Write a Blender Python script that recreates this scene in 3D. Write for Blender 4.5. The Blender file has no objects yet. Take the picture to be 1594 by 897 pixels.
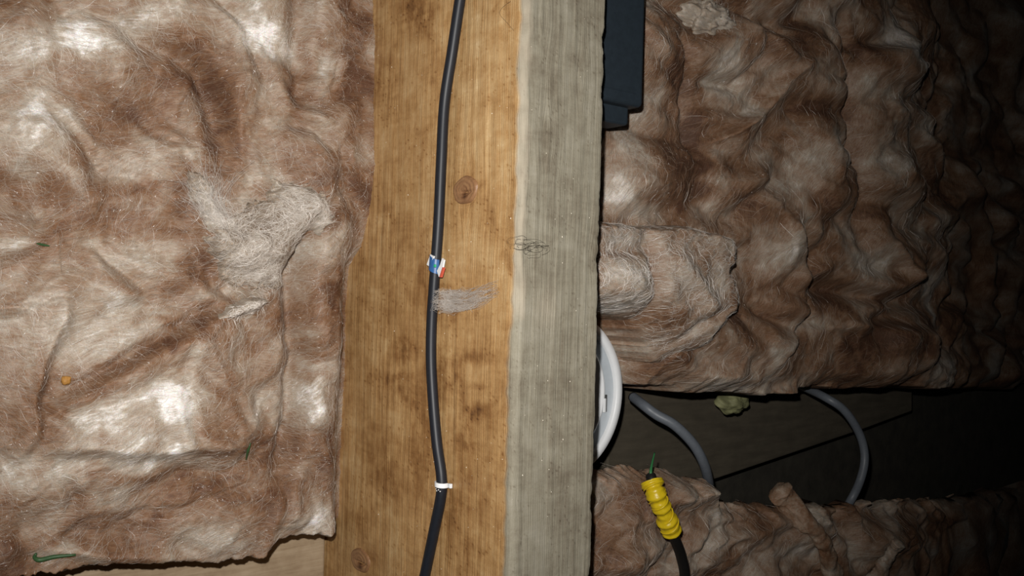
import bpy, math
import numpy as np
from mathutils import Vector, Matrix

# ------------------------------------------------------------------ camera
W, H, F = 1594.0, 897.0, 1380.0          # photograph frame, focal length in pixels
TH = math.radians(38); DIST = 0.36; ROLL = math.radians(1.5)
d = np.array([math.sin(TH), 0, -math.cos(TH)])
r0 = np.array([math.cos(TH), 0, math.sin(TH)]); u0 = np.array([0, 1.0, 0])
rr = r0*math.cos(ROLL) + u0*math.sin(ROLL)
uu = -r0*math.sin(ROLL) + u0*math.cos(ROLL)
CAM = -d*DIST - rr*0.0021                # the timber's arris passes just right of the lens axis
scene = bpy.context.scene
cd = bpy.data.cameras.new('camera'); cam = bpy.data.objects.new('camera', cd)
scene.collection.objects.link(cam); scene.camera = cam
cd.sensor_width = 36.0; cd.lens = 36.0*F/W; cd.clip_start = 0.01; cd.clip_end = 50
M = Matrix(((rr[0], uu[0], -d[0], CAM[0]), (rr[1], uu[1], -d[1], CAM[1]), (rr[2], uu[2], -d[2], CAM[2]), (0, 0, 0, 1)))
cam.matrix_world = M

# ------------------------------------------------------------------ light: the phone's own flash, left of and above the lens; a dark loft
wd = bpy.data.worlds.new('world'); scene.world = wd; wd.use_nodes = True
wd.node_tree.nodes['Background'].inputs[0].default_value = (0.55, 0.65, 0.75, 1)
wd.node_tree.nodes['Background'].inputs[1].default_value = 0.004
fl = bpy.data.lights.new('phone_flash', 'SPOT'); flash = bpy.data.objects.new('phone_flash', fl)
scene.collection.objects.link(flash)
fl.energy = 9.2; fl.shadow_soft_size = 0.0028; fl.color = (1.0, 0.965, 0.93)
fl.spot_size = math.radians(93); fl.spot_blend = 1.0
fp = CAM - 0.009*rr + 0.024*uu
aim = d - 0.12*rr + 0.02*uu
flash.matrix_world = Matrix.Translation(Vector(fp)) @ Vector(aim).to_track_quat('-Z', 'Y').to_matrix().to_4x4()
vs = scene.view_settings
scene.display_settings.display_device = 'sRGB'
vs.view_transform = 'Standard'; vs.look = 'None'; vs.exposure = 0.0; vs.gamma = 1.0; vs.use_curve_mapping = False

# ------------------------------------------------------------------ helpers
rng = np.random.default_rng(7)
def ray(u, v):
    a = (np.asarray(u, float)-W/2)/F; b = (H/2-np.asarray(v, float))/F
    return d + a[..., None]*rr + b[..., None]*uu
def on_z(u, v, z):                        # a pixel's ray met with a level
    q = ray(u, v); t = (z-CAM[2])/q[..., 2]
    return CAM + q*t[..., None]
def on_x(u, v, x):                        # a pixel's ray met with an upright plane
    q = ray(u, v); t = (x-CAM[0])/q[..., 0]
    return CAM + q*t[..., None]
def proj(P):
    q = P-CAM; dep = q@d
    return W/2+F*(q@rr)/dep, H/2-F*(q@uu)/dep

def perlin(x, y, seed=0):
    xf = np.floor(x); yf = np.floor(y)
    fx = (x-xf).astype(np.float32); fy = (y-yf).astype(np.float32)
    xi = xf.astype(np.int64).astype(np.uint32); yi = yf.astype(np.int64).astype(np.uint32); one = np.uint32(1)
    def g(ix, iy, dx, dy):
        h = ix*np.uint32(374761393) + iy*np.uint32(668265263) + np.uint32((seed*1442695041) & 0xffffffff)
        h = (h ^ (h >> np.uint32(13)))*np.uint32(1274126177)
        h = h ^ (h >> np.uint32(16))
        a = h.astype(np.float32)*np.float32(2*math.pi/4294967296.0)
        return np.cos(a)*dx+np.sin(a)*dy
    s = fx*fx*fx*(fx*(fx*6-15)+10); t = fy*fy*fy*(fy*(fy*6-15)+10)
    n0 = g(xi, yi, fx, fy)*(1-s)+g(xi+one, yi, fx-1, fy)*s
    n1 = g(xi, yi+one, fx, fy-1)*(1-s)+g(xi+one, yi+one, fx-1, fy-1)*s
    return (n0*(1-t)+n1*t)*1.5
def fbm(x, y, seed=0, o=4, gain=.5):
    r = 0; a = 1; f = 1
    for k in range(o):
        r = r+a*perlin(x*f, y*f, seed+k*17); a *= gain; f *= 2.03
    return r
def billow(x, y, seed=0, o=3, gain=.45):
    r = 0; a = 1; f = 1
    for k in range(o):
        p = perlin(x*f, y*f, seed+k*31)
        r = r+a*(np.sqrt(p*p+.008)-.28); a *= gain; f *= 2.1
    return r
def sstep(a, b, x):
    t = np.clip((x-a)/(b-a), 0, 1); return t*t*(3-2*t)
def seg_dist(u, v, pts):                  # distance to a polyline, and side of it (+ = right hand when walking along, image axes)
    best = np.full(np.shape(u), 1e9); side = np.zeros(np.shape(u)); par = np.zeros(np.shape(u))
    n = len(pts)-1
    for k in range(n):
        x0, y0 = pts[k]; x1, y1 = pts[k+1]
        dx, dy = x1-x0, y1-y0; L2 = dx*dx+dy*dy
        t = np.clip(((u-x0)*dx+(v-y0)*dy)/L2, 0, 1)
        ex = u-(x0+t*dx); ey = v-(y0+t*dy); D = np.hypot(ex, ey)
        m = D < best
        best = np.where(m, D, best); side = np.where(m, np.sign(dx*ey-dy*ex), side); par = np.where(m, (k+t)/n, par)
    return best, side, par
def poly_sd(u, v, pts):                   # signed distance to a closed outline, + inside
    p = list(pts)+[pts[0]]
    D, _, _ = seg_dist(u, v, p)
    ins = np.zeros(np.shape(u), bool)
    for k in range(len(p)-1):
        x0, y0 = p[k]; x1, y1 = p[k+1]
        if y0 == y1: continue
        c = ((y0 > v) != (y1 > v)) & (u < (x1-x0)*(v-y0)/(y1-y0)+x0)
        ins ^= c
    return np.where(ins, D, -D)
def ridge(u, v, pts, w, a):
    D, s, t = seg_dist(u, v, pts)
    return a*np.exp(-(D/w)**2)*(0.35+0.65*np.sin(np.clip(t, .02, .98)*math.pi)**.5)
def fold(u, v, pts, w, a, hand, soft=5.0):   # a lip: steep on one side, easing away on the other
    D, s, t = seg_dist(u, v, pts); sd = D*s*hand
    return a*np.where(sd > 0, np.exp(-sd/w), np.exp(-(sd/soft)**2))*np.sin(np.clip(t, .02, .98)*math.pi)**.6
def blob(u, v, cx, cy, rx, ry, a, ang=0):
    c, s = math.cos(math.radians(ang)), math.sin(math.radians(ang))
    x = ((u-cx)*c+(v-cy)*s)/rx; y = (-(u-cx)*s+(v-cy)*c)/ry
    return a*np.exp(-(x*x+y*y))

def mesh_obj(name, V, Fc, mat=None, parent=None, attrs=None, smooth=True, vec=None):
    me = bpy.data.meshes.new(name)
    V = np.asarray(V, np.float32)
    if isinstance(Fc, np.ndarray):
        n, k = Fc.shape
        me.vertices.add(len(V)); me.vertices.foreach_set('co', V.ravel())
        me.loops.add(n*k); me.loops.foreach_set('vertex_index', Fc.astype(np.int32).ravel())
        me.polygons.add(n); me.polygons.foreach_set('loop_start', np.arange(0, n*k, k, dtype=np.int32))
        me.update(calc_edges=True); me.validate()
    else:
        me.from_pydata([tuple(map(float, p)) for p in V], [], Fc); me.update()
    if smooth: me.polygons.foreach_set('use_smooth', np.ones(len(me.polygons), bool))
    for k, a in (attrs or {}).items():
        at = me.attributes.new(k, 'FLOAT', 'POINT'); at.data.foreach_set('value', np.asarray(a, np.float32).ravel())
    for k, a in (vec or {}).items():
        at = me.attributes.new(k, 'FLOAT_VECTOR', 'POINT'); at.data.foreach_set('vector', np.asarray(a, np.float32).ravel())
    o = bpy.data.objects.new(name, me); scene.collection.objects.link(o)
    if mat: me.materials.append(mat)
    if parent: o.parent = parent; o.matrix_parent_inverse = Matrix.Translation(-parent.location)
    return o
def thing(name, label, cat, loc, group=None):
    o = bpy.data.objects.new(name, None); scene.collection.objects.link(o)
    o.location = tuple(map(float, loc)); o.empty_display_size = .01
    tag(o, label, cat, group); return o
def tag(o, label, cat, group=None):
    o['label'] = label; o['category'] = cat
    if group: o['group'] = group
    return o
def gridfaces(nr, nc, wrap=False):
    i = np.arange(nr-1)[:, None]; j = np.arange(nc if wrap else nc-1)[None]
    a = i*nc+j; b = i*nc+(j+1) % nc; c = (i+1)*nc+(j+1) % nc; e = (i+1)*nc+j
    return np.stack([a, b, c, e], -1).reshape(-1, 4)

def spline(P, n):                         # Catmull-Rom through points
    P = np.asarray(P, float); m = len(P)
    Q = np.vstack([2*P[0]-P[1], P, 2*P[-1]-P[-2]])
    t = np.linspace(0, m-1-1e-9, n); k = t.astype(int); f = (t-k)[:, None]
    a, b, c, e = Q[k], Q[k+1], Q[k+2], Q[k+3]
    return .5*((2*b)+(c-a)*f+(2*a-5*b+4*c-e)*f*f+(3*b-a-3*c+e)*f**3)
def tube_geo(C, R, seg=16, caps=True):
    C = np.asarray(C); n = len(C); R = np.broadcast_to(np.asarray(R, float), (n,))
    T = np.gradient(C, axis=0); T /= np.linalg.norm(T, axis=1)[:, None]
    N = np.zeros_like(C); a = np.array([0, 0, 1.0])
    if abs(T[0]@a) > .9: a = np.array([1.0, 0, 0])
    v = a
    for i in range(n):
        v = v-(v@T[i])*T[i]; v /= np.linalg.norm(v); N[i] = v
    B = np.cross(T, N); th = np.linspace(0, 2*math.pi, seg, endpoint=False)
    V = C[:, None]+R[:, None, None]*(np.cos(th)[None, :, None]*N[:, None]+np.sin(th)[None, :, None]*B[:, None])
    V = V.reshape(-1, 3); Fc = [list(map(int, f)) for f in gridfaces(n, seg, True)]
    if caps:
        Fc.append(list(range(seg-1, -1, -1))); Fc.append([(n-1)*seg+k for k in range(seg)])
    return V, Fc
def tube(name, C, R, mat, parent=None, seg=16, caps=True):
    V, Fc = tube_geo(C, R, seg, caps); return mesh_obj(name, V, Fc, mat, parent)
def rbox(name, lo, hi, bev, mat, parent=None, nb=2):     # bevelled box between two corners
    import bmesh
    bm = bmesh.new(); bmesh.ops.create_cube(bm, size=1)
    lo = np.array(lo); hi = np.array(hi); c = (lo+hi)/2; s = hi-lo
    for v in bm.verts: v.co = Vector(c+np.array(v.co)*s)
    bmesh.ops.bevel(bm, geom=list(bm.edges), offset=bev, segments=nb, profile=.5, affect='EDGES')
    me = bpy.data.meshes.new(name); bm.to_mesh(me); bm.free()
    o = bpy.data.objects.new(name, me); scene.collection.objects.link(o); me.materials.append(mat)
    if parent: o.parent = parent; o.matrix_parent_inverse = Matrix.Translation(-parent.location)
    return o

# ------------------------------------------------------------------ materials
class NT:
    def __init__(s, name):
        s.m = bpy.data.materials.new(name); s.m.use_nodes = True; s.t = s.m.node_tree
        s.b = s.t.nodes['Principled BSDF']
    def n(s, typ, ins=None, **kw):
        q = s.t.nodes.new(typ)
        for k, v in kw.items(): setattr(q, k, v)
        for k, v in (ins or {}).items(): s.set(q.inputs[k], v)
        return q
    def set(s, sock, v):
        if isinstance(v, bpy.types.NodeSocket): s.t.links.new(v, sock)
        else: sock.default_value = v
    def attr(s, name): return s.n('ShaderNodeAttribute', attribute_name=name)
    def math(s, op, a, b=0.0, c=None, clamp=False):
        q = s.n('ShaderNodeMath', operation=op, use_clamp=clamp); s.set(q.inputs[0], a); s.set(q.inputs[1], b)
        if c is not None: s.set(q.inputs[2], c)
        return q.outputs[0]
    def mix(s, f, a, b, bt='MIX'):
        q = s.n('ShaderNodeMix', data_type='RGBA', blend_type=bt); s.set(q.inputs[0], f); s.set(q.inputs[6], a); s.set(q.inputs[7], b)
        return q.outputs[2]
    def noise(s, vec, scale, detail=4, rough=.5, dist=0):
        q = s.n('ShaderNodeTexNoise', {'Vector': vec, 'Scale': scale, 'Detail': detail, 'Roughness': rough, 'Distortion': dist})
        return q.outputs[0]
    def mapv(s, vec, scale, rot=(0, 0, 0)):
        q = s.n('ShaderNodeMapping', {'Vector': vec, 'Scale': scale, 'Rotation': rot}); return q.outputs[0]
    def ramp(s, f, stops):
        q = s.n('ShaderNodeValToRGB'); e = q.color_ramp.elements
        while len(e) < len(stops): e.new(.5)
        for i, (p, c) in enumerate(stops): e[i].position = p; e[i].color = (*c, 1) if len(c) == 3 else c
        s.set(q.inputs[0], f); return q.outputs[0]
    def bump(s, h, strength, dist, normal=None):
        q = s.n('ShaderNodeBump', {'Height': h, 'Strength': strength, 'Distance': dist})
        if normal: s.set(q.inputs['Normal'], normal)
        return q.outputs[0]
    def obj(s): return s.n('ShaderNodeTexCoord').outputs['Object']
    def out(s, **kw):
        for k, v in kw.items(): s.set(s.b.inputs[k.replace('_', ' ')], v)
        return s.m
def c4(*c): return (*c, 1.0)

def wool_material(name, dark, brown, mid, beige, pale, rough=.72):
    t = NT(name); P = t.obj(); tint = t.attr('tint').outputs['Fac']; fl_ = t.attr('flow').outputs['Vector']
    n1 = t.noise(P, 70, 4, .55, 1.2); n2 = t.noise(P, 260, 3, .55, .8)
    st = t.noise(fl_, 1.0, 4, .6); st2 = t.noise(t.mapv(fl_, (1, 1, 1), (0, 0, .9)), 1.1, 4, .6); sp = t.noise(P, 1500, 2, .5)
    w = t.noise(P, 45, 2, .5); w = t.n('ShaderNodeMapRange', {'Value': w, 'From Min': .42, 'From Max': .58}).outputs[0]
    stm = t.math('ADD', t.math('MULTIPLY', st, w), t.math('MULTIPLY', st2, t.math('SUBTRACT', 1.0, w)))
    f = t.math('ADD', tint, t.math('MULTIPLY', t.math('SUBTRACT', n1, .5), .55))
    f = t.math('ADD', f, t.math('MULTIPLY', t.math('SUBTRACT', n2, .5), .26))
    f = t.math('ADD', f, t.math('MULTIPLY', t.math('SUBTRACT', stm, .5), .62))
    f = t.math('ADD', f, t.math('MULTIPLY', t.math('SUBTRACT', sp, .5), .22), clamp=True)
    col = t.ramp(f, [(0, dark), (.28, brown), (.52, mid), (.76, beige), (1, pale)])
    hgt = t.math('ADD', t.math('MULTIPLY', stm, 1.0), t.math('MULTIPLY', sp, .3))
    bn = t.bump(hgt, .7, .0007)
    ro = t.math('SUBTRACT', rough, t.math('MULTIPLY', f, .30))
    return t.out(Base_Color=col, Roughness=ro, Normal=bn, Specular_IOR_Level=.5, Subsurface_Weight=.55, Subsurface_Radius=(1.0, .62, .42), Subsurface_Scale=.0022)
def fibre_material(name, a, b, rough=.38, spec=.6):
    t = NT(name); f = t.attr('tint').outputs['Fac']
    return t.out(Base_Color=t.mix(f, c4(*a), c4(*b)), Roughness=rough, Specular_IOR_Level=spec)
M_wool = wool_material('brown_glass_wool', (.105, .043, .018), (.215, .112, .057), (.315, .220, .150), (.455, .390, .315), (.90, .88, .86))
M_wool_r = wool_material('brown_glass_wool_right', (.080, .033, .014), (.195, .104, .055), (.300, .208, .144), (.42, .355, .285), (.68, .62, .56))  # slightly darker, less pale mix for the wool on the right
M_wool_g = wool_material('grey_loose_wool', (.12, .078, .048), (.22, .165, .115), (.33, .270, .208), (.45, .39, .32), (.70, .65, .59))
M_fib = fibre_material('glass_fibre', (.19, .115, .07), (.82, .77, .69))
M_fib_g = fibre_material('grey_glass_fibre', (.42, .36, .30), (.85, .80, .74))

def plain(name, col, rough=.5, spec=.4, nscale=0, namt=.25, bump=0):
    t = NT(name); c = c4(*col)
    if nscale:
        n = t.noise(t.obj(), nscale, 4, .6)
        cc = t.mix(t.math('MULTIPLY', n, 1.0, clamp=True), c4(*[x*(1-namt) for x in col]), c4(*[min(1, x*(1+namt)) for x in col]))
        if bump: t.out(Normal=t.bump(n, .5, bump))
        c = cc
    return t.out(Base_Color=c, Roughness=rough, Specular_IOR_Level=spec)

# timber: one material; the 'grey' attribute says where the sawn top is weathered, 'g' carries the grain warped around knots
t = NT('sawn_softwood')
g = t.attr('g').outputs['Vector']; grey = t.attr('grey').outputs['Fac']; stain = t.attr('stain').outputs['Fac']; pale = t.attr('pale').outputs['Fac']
P = t.obj()
ga = t.noise(t.mapv(g, (900, 14, 3)), 1, 5, .6); gb = t.noise(t.mapv(g, (260, 5, 3)), 1, 3, .5); gc = t.noise(t.mapv(g, (2400, 60, 3)), 1, 3, .55)
blot = t.noise(P, 38, 5, .62, .4); blot2 = t.noise(P, 120, 5, .6, .5); fine = t.noise(P, 1500, 2, .6)
saw = t.noise(t.mapv(g, (40, 500, 3)), 1, 3, .6)
f = t.math('ADD', t.math('MULTIPLY', ga, .40), t.math('MULTIPLY', gb, .42))
f = t.math('ADD', f, t.math('MULTIPLY', gc, .20)); f = t.math('ADD', f, t.math('MULTIPLY', t.math('SUBTRACT', blot, .5), .75))
f = t.math('ADD', f, t.math('MULTIPLY', t.math('SUBTRACT', blot2, .5), .55))
f = t.math('ADD', f, t.math('MULTIPLY', t.math('SUBTRACT', saw, .5), .16)); f = t.math('SUBTRACT', f, stain)
f = t.math('ADD', f, t.math('MULTIPLY', t.math('SUBTRACT', fine, .5), .2), clamp=True)
orange = t.ramp(f, [(0, (.085, .034, .012)), (.30, (.27, .135, .046)), (.52, (.43, .252, .102)), (.74, (.55, .37, .178)), (1, (.76, .60, .37))])
greyc = t.ramp(f, [(0, (.07, .052, .034)), (.30, (.172, .146, .103)), (.52, (.248, .224, .165)), (.74, (.305, .28, .217)), (1, (.45, .42, .345))])
col = t.mix(grey, orange, greyc)
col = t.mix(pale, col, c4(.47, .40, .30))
hg = t.math('ADD', t.math('MULTIPLY', ga, .8), t.math('ADD', t.math('MULTIPLY', gc, .5), t.math('MULTIPLY', blot2, .5)))
bn = t.bump(hg, .6, .0009)
M_wood = t.out(Base_Color=col, Roughness=t.math('ADD', .46, t.math('MULTIPLY', grey, .30)), Normal=bn, Specular_IOR_Level=.42)

t = NT('knot_wood'); P = t.obj(); k = t.attr('k').outputs['Fac']
kn = t.noise(P, 500, 4, .6); kf = t.math('ADD', k, t.math('MULTIPLY', t.math('SUBTRACT', kn, .5), .5), clamp=True)
M_knot = t.out(Base_Color=t.ramp(kf, [(0, (.045, .018, .008)), (.35, (.16, .072, .03)), (.7, (.26, .135, .062)), (1, (.33, .185, .085))]), Roughness=.5, Normal=t.bump(kn, .5, .0006))

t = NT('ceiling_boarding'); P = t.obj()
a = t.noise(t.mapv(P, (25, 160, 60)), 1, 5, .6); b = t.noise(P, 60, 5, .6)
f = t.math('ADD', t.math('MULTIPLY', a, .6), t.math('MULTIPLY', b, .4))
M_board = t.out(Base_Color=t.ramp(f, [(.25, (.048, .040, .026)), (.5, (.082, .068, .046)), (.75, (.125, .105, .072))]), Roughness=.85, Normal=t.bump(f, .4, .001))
t = NT('shade_dark_ceiling_boards'); P = t.obj(); a = t.noise(P, 60, 5, .6)
M_floor = t.out(Base_Color=t.ramp(a, [(.3, (.030, .027, .020)), (.7, (.062, .055, .040))]), Roughness=.9, Normal=t.bump(a, .4, .002))  # shade of the deep gap put into a darker board colour
t = NT('noggin_timber'); P = t.obj()
a = t.noise(t.mapv(P, (30, 500, 400)), 1, 5, .6); b = t.noise(P, 90, 5, .6)
f = t.math('ADD', t.math('MULTIPLY', a, .5), t.math('MULTIPLY', b, .5))
M_nog = t.out(Base_Color=t.ramp(f, [(.25, (.19, .12, .065)), (.5, (.34, .25, .155)), (.75, (.46, .36, .245))]), Roughness=.75, Normal=t.bump(f, .5, .0012))

M_cable = plain('black_cable_sheath', (.010, .012, .017), .47, .36, 700, .3)
M_cable2 = plain('dull_black_cable', (.010, .009, .008), .5, .4, 700, .3)
M_greyc = plain('grey_cable_sheath', (.13, .145, .165), .45, .45, 500, .2)
M_white = plain('white_plastic', (.80, .82, .83), .4, .45, 300, .05)
M_whiteg = plain('shaded_white_plastic', (.42, .46, .49), .5, .4, 160, .12)  # greyer copy: shading of the sloped ring put into the colour
M_blue = plain('blue_printed_tape', (.025, .10, .27), .35, .5, 900, .3)
M_red = plain('red_printed_tape', (.55, .10, .06), .4, .5)
M_green = plain('green_wire', (.03, .17, .055), .5, .4)
M_dot = plain('green_print', (.03, .42, .18), .35, .5)
M_yellow = plain('yellow_tape', (.68, .49, .012), .34, .5, 260, .18, .0008)
M_slate = plain('blue_black_plastic', (.016, .024, .032), .62, .35, 320, .3)
M_slot = plain('dark_slot', (.06, .06, .06), .6, .3)
M_grass = plain('green_blade', (.035, .085, .03), .5, .4, 600, .4)
M_crumb = plain('orange_crumb', (.40, .20, .05), .6, .3, 900, .4)
M_foam = plain('yellow_white_foam', (.24, .24, .12), .6, .3, 90, .8, .002)
M_speck = plain('pale_dust', (.80, .74, .62), .4, .6)
M_hair = plain('dark_hair', (.05, .04, .03), .5, .4)

# ------------------------------------------------------------------ the setting: ceiling boarding under the insulation
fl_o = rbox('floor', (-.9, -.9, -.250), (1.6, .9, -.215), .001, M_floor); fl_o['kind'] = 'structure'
fl_o['label'] = 'shade-darkened boarding below the insulation between the timbers'

# ------------------------------------------------------------------ the big timber
def joist():
    root = thing('timber_joist', 'long sawn timber, orange-brown on its side and grey on its top, between the insulation', 'timber', (.0225, 0, -.215))
    w, zb = .0455, -.215
    # profile of the section, from the foot of the left face over the top and down the right face
    prof = []; tp = []
    for z in np.linspace(zb, -.175, 8): prof.append((0, z))
    for z in np.linspace(-.1745, -.0032, 150): prof.append((0, z))
    for a in np.linspace(0, 90, 9)[1:]: prof.append((.003-.003*math.cos(math.radians(a)), -.003+.003*math.sin(math.radians(a))))
    for x in np.linspace(.0034, w-.0016, 66): prof.append((x, 0))
    for a in np.linspace(0, 90, 6)[1:]: prof.append((w-.0014+.0014*math.sin(math.radians(a)), -.0014+.0014*math.cos(math.radians(a))))
    for z in np.linspace(-.004, zb, 24): prof.append((w, z))
    prof = np.array(prof); npf = len(prof)
    Y = np.concatenate([np.linspace(-.75, -.17, 60), np.linspace(-.169, .169, 470), np.linspace(.17, .75, 60)])
    X = np.broadcast_to(prof[:, 0], (len(Y), npf)).copy(); Z = np.broadcast_to(prof[:, 1], (len(Y), npf)).copy()
    YY = np.broadcast_to(Y[:, None], X.shape).copy()
    s = np.concatenate([[0], np.cumsum(np.hypot(*np.diff(prof, axis=0).T))]); S = np.broadcast_to(s[None], X.shape)
    u, v = proj(np.stack([X, YY, Z], -1).reshape(-1, 3)); u = u.reshape(X.shape); v = v.reshape(X.shape)
    # real unevenness: sawn waves on the side, a wandering arris, a splintered right edge
    side = sstep(-.001, -.006, Z)*(X < .01); right = (X > w-.0017)
    g1 = perlin(S*420, YY*9, 3); g2 = perlin(S*1100, YY*22, 5); sw = perlin(S*25, YY*170, 8)
    dsp = .00022*g1+.00012*g2+.00012*sw+.0006*perlin(S*30, YY*14, 12)
    ar = np.exp(-((S-s[165])/.004)**2)
    arw = .0010*fbm(YY*26, 0*YY, 21, 4)
    X -= side*dsp; Z += (~right & (Z > -.003) & (X > .002))*dsp*.8
    X += ar*arw; Z -= ar*np.abs(arw)*.6
    edge = np.exp(-((X-w)/.0022)**2)*np.exp(-((Z)/.006)**2)
    rag = .0009*fbm(YY*60, 0*YY, 33, 5, .62) + .0007*fbm(YY*14, 0*YY, 35, 2)
    X += edge*rag; Z -= edge*np.abs(rag)*.5
    # grain coordinate, bent around the knots
    gx = S.copy(); knots = [(725, 296, 20, 26), (562, 872, 16, 22), (640, -6, 20, 16), (420, 1100, 20, 25)]
    warp = 0*gx; halo = 0*gx
    for (ku, kv, kr, kh) in knots:
        P0 = on_x(np.array([ku]), np.array([kv]), 0.)[0]
        dz = Z-P0[2]; dy = YY-P0[1]
        e = np.exp(-(dy/.020)**2)
        warp += (-np.sign(dz)*.0045*np.exp(-np.abs(dz)/.010)*e)*(np.tanh(np.abs(dz)/.002))*(X < .003)
        halo += np.exp(-((dz/.010)**2+(dy/.0105)**2))*(X < .003)
    for (ku, kv) in [(850, 210), (925, 400), (905, 120), (845, 30)]:
        P0 = on_z(np.array([ku]), np.array([kv]), 0.)[0]; dx = X-P0[0]; dy = YY-P0[1]
        warp += (-np.sign(dx)*.003*np.exp(-np.abs(dx)/.006)*np.exp(-(dy/.012)**2))*np.tanh(np.abs(dx)/.0015)*(Z > -.004)
    gx = gx+warp+.0012*perlin(S*40, YY*7, 41)
    # weathering of the top starts at the wandering arris
    ua = u-(806+(448-v)*.0262)
    grey = sstep(-3, 4, ua+4*fbm(v/70, 0*v, 51, 3)+7+4*sstep(470, 520, v))*(Z > -.012)
    grey = np.maximum(grey, 1.*(X > .04))
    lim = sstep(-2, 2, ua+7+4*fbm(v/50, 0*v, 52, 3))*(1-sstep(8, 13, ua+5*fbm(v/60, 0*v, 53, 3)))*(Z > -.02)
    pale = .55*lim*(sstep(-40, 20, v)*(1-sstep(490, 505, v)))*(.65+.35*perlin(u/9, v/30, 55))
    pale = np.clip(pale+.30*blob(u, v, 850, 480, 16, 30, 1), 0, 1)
    st = 0*u
    for (cx, cy, rx, ry, a) in [(745, 557, 28, 11, .16), (743, 640, 19, 11, .18), (745, 602, 16, 6, .10), (632, 545, 18, 20, .18), (615, 595, 24, 16, .16),
                                (700, 590, 24, 40, .14), (720, 680, 26, 34, .12), (640, 620, 26, 20, .12), (660, 440, 10, 34, .12), (650, 20, 26, 30, .16),
                                (700, 480, 22, 40, .10), (600, 120, 22, 60, .05), (720, 110, 40, 20, .05), (655, 700, 22, 60, .08), (700, 780, 40, 40, .08),
                                (590, 720, 30, 80, .05), (740, 850, 60, 40, .04)]:
        x = np.abs((u-cx)/rx); y = np.abs((v-cy)/ry)
        st += 1.7*a*np.exp(-(x**3+y**3))*(.75+.55*perlin(u/5, v/16, 61)+.4*perlin(u/3, v/4, 62))
    st += .03*sstep(520, 600, v)*sstep(.2, -.4, perlin(u/30, v/60, 63))
    for (cx, cy, rx, ry, a) in [(838, 95, 22, 28, .16), (925, 25, 14, 26, .20), (850, 205, 24, 22, .10), (920, 235, 12, 14, .14), (930, 400, 10, 26, .16),
                                (900, 130, 16, 40, .08), (905, 690, 22, 18, .14), (835, 640, 20, 30, .08), (860, 860, 40, 30, .05)]:
        st += blob(u, v, cx, cy, rx, ry, a)*(.7+.6*perlin(u/6, v/14, 64))*(Z > -.004)
    st -= .10*(1-sstep(150, 620, v))*sstep(600, 780, u)*(Z < -.002)
    spk = (perlin(u/3.1, v/3.1, 66) > .62)*(perlin(u/50, v/50, 67) > -.05)
    st += .22*spk
    st += halo*.10
    V = np.stack([X, YY, Z], -1).reshape(-1, 3)
    Fc = gridfaces(len(Y), npf)[:, ::-1]
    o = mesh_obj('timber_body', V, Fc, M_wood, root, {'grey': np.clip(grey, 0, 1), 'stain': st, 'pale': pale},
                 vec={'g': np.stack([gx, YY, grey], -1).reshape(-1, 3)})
    # knots: a dished plug inside a cracked ring
    for q, (ku, kv, ru, rv) in enumerate(knots[:2]):
        P0 = on_x(np.array([ku]), np.array([kv]), 0.)[0]
        Pu = on_x(np.array([ku+ru]), np.array([kv]), 0.)[0]; Pv = on_x(np.array([ku]), np.array([kv-rv]), 0.)[0]
        az = abs(Pu[2]-P0[2]); ay = abs(Pv[1]-P0[1])
        nr, na = 16, 40; R = np.linspace(0, 1, nr); A = np.linspace(0, 2*math.pi, na, endpoint=False)
        RR, AA = np.meshgrid(R, A, indexing='ij')
        wob = 1+.05*np.sin(AA*2+1)+.03*np.sin(AA*5)
        y = RR*ay*wob*np.sin(AA); z = RR*az*wob*np.cos(AA)
        hgt = .0011*(1-RR**6)+.00016*np.sin(RR*26)-.0012*np.exp(-((y+.15*ay)/(.10*ay))**2)*(np.abs(z) < .75*az)*(.5+.5*np.sin(z/az*3+1))
        hgt -= .0016*np.exp(-((RR-.93)/.05)**2)
        k = .75-.35*np.exp(-((RR-.93)/.06)**2)-.7*np.exp(-((y+.32*ay)**2+(z-.1*az)**2)/(.22*az)**2)+.12*np.sin(RR*22)
        tip = mesh_obj('knot', np.stack([P0[0]-hgt-.0001, P0[1]+y, P0[2]+z], -1).reshape(-1, 3), gridfaces(nr, na, True), M_knot, root, {'k': k})
        tip['label'] = ['round brown knot with a cracked rim beside the cable', 'small smooth knot near the lower end'][q]
    # dust specks on both faces
    n = 170; su = rng.uniform(530, 925, n); sv = rng.uniform(0, 897, n); Vd = []; Fd = []
    for a, b in zip(su, sv):
        q = on_x(np.array([a]), np.array([b]), 0.)[0]
        if q[2] > -.001: q = on_z(np.array([a]), np.array([b]), 0.)[0]; nn = np.array([0, 0, 1.])
        else: nn = np.array([-1., 0, 0])
        if q[0] > .044 or q[2] < -.14: continue
        t1 = np.array([0, 1., 0]); t2 = np.cross(nn, t1); r_ = .00010+.00018*rng.random()**3; k0 = len(Vd)
        for c in (t1*1.6, t2, -t1, -t2): Vd.append(q+nn*.0001+c*r_)
        Vd.append(q+nn*(.0002+r_*.8)); Fd += [[k0+k, k0+(k+1) % 4, k0+4] for k in range(4)]
    sp = mesh_obj('dust_specks', Vd, Fd, M_speck, root, smooth=False); sp['kind'] = 'stuff'
    return root
joist()

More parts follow.
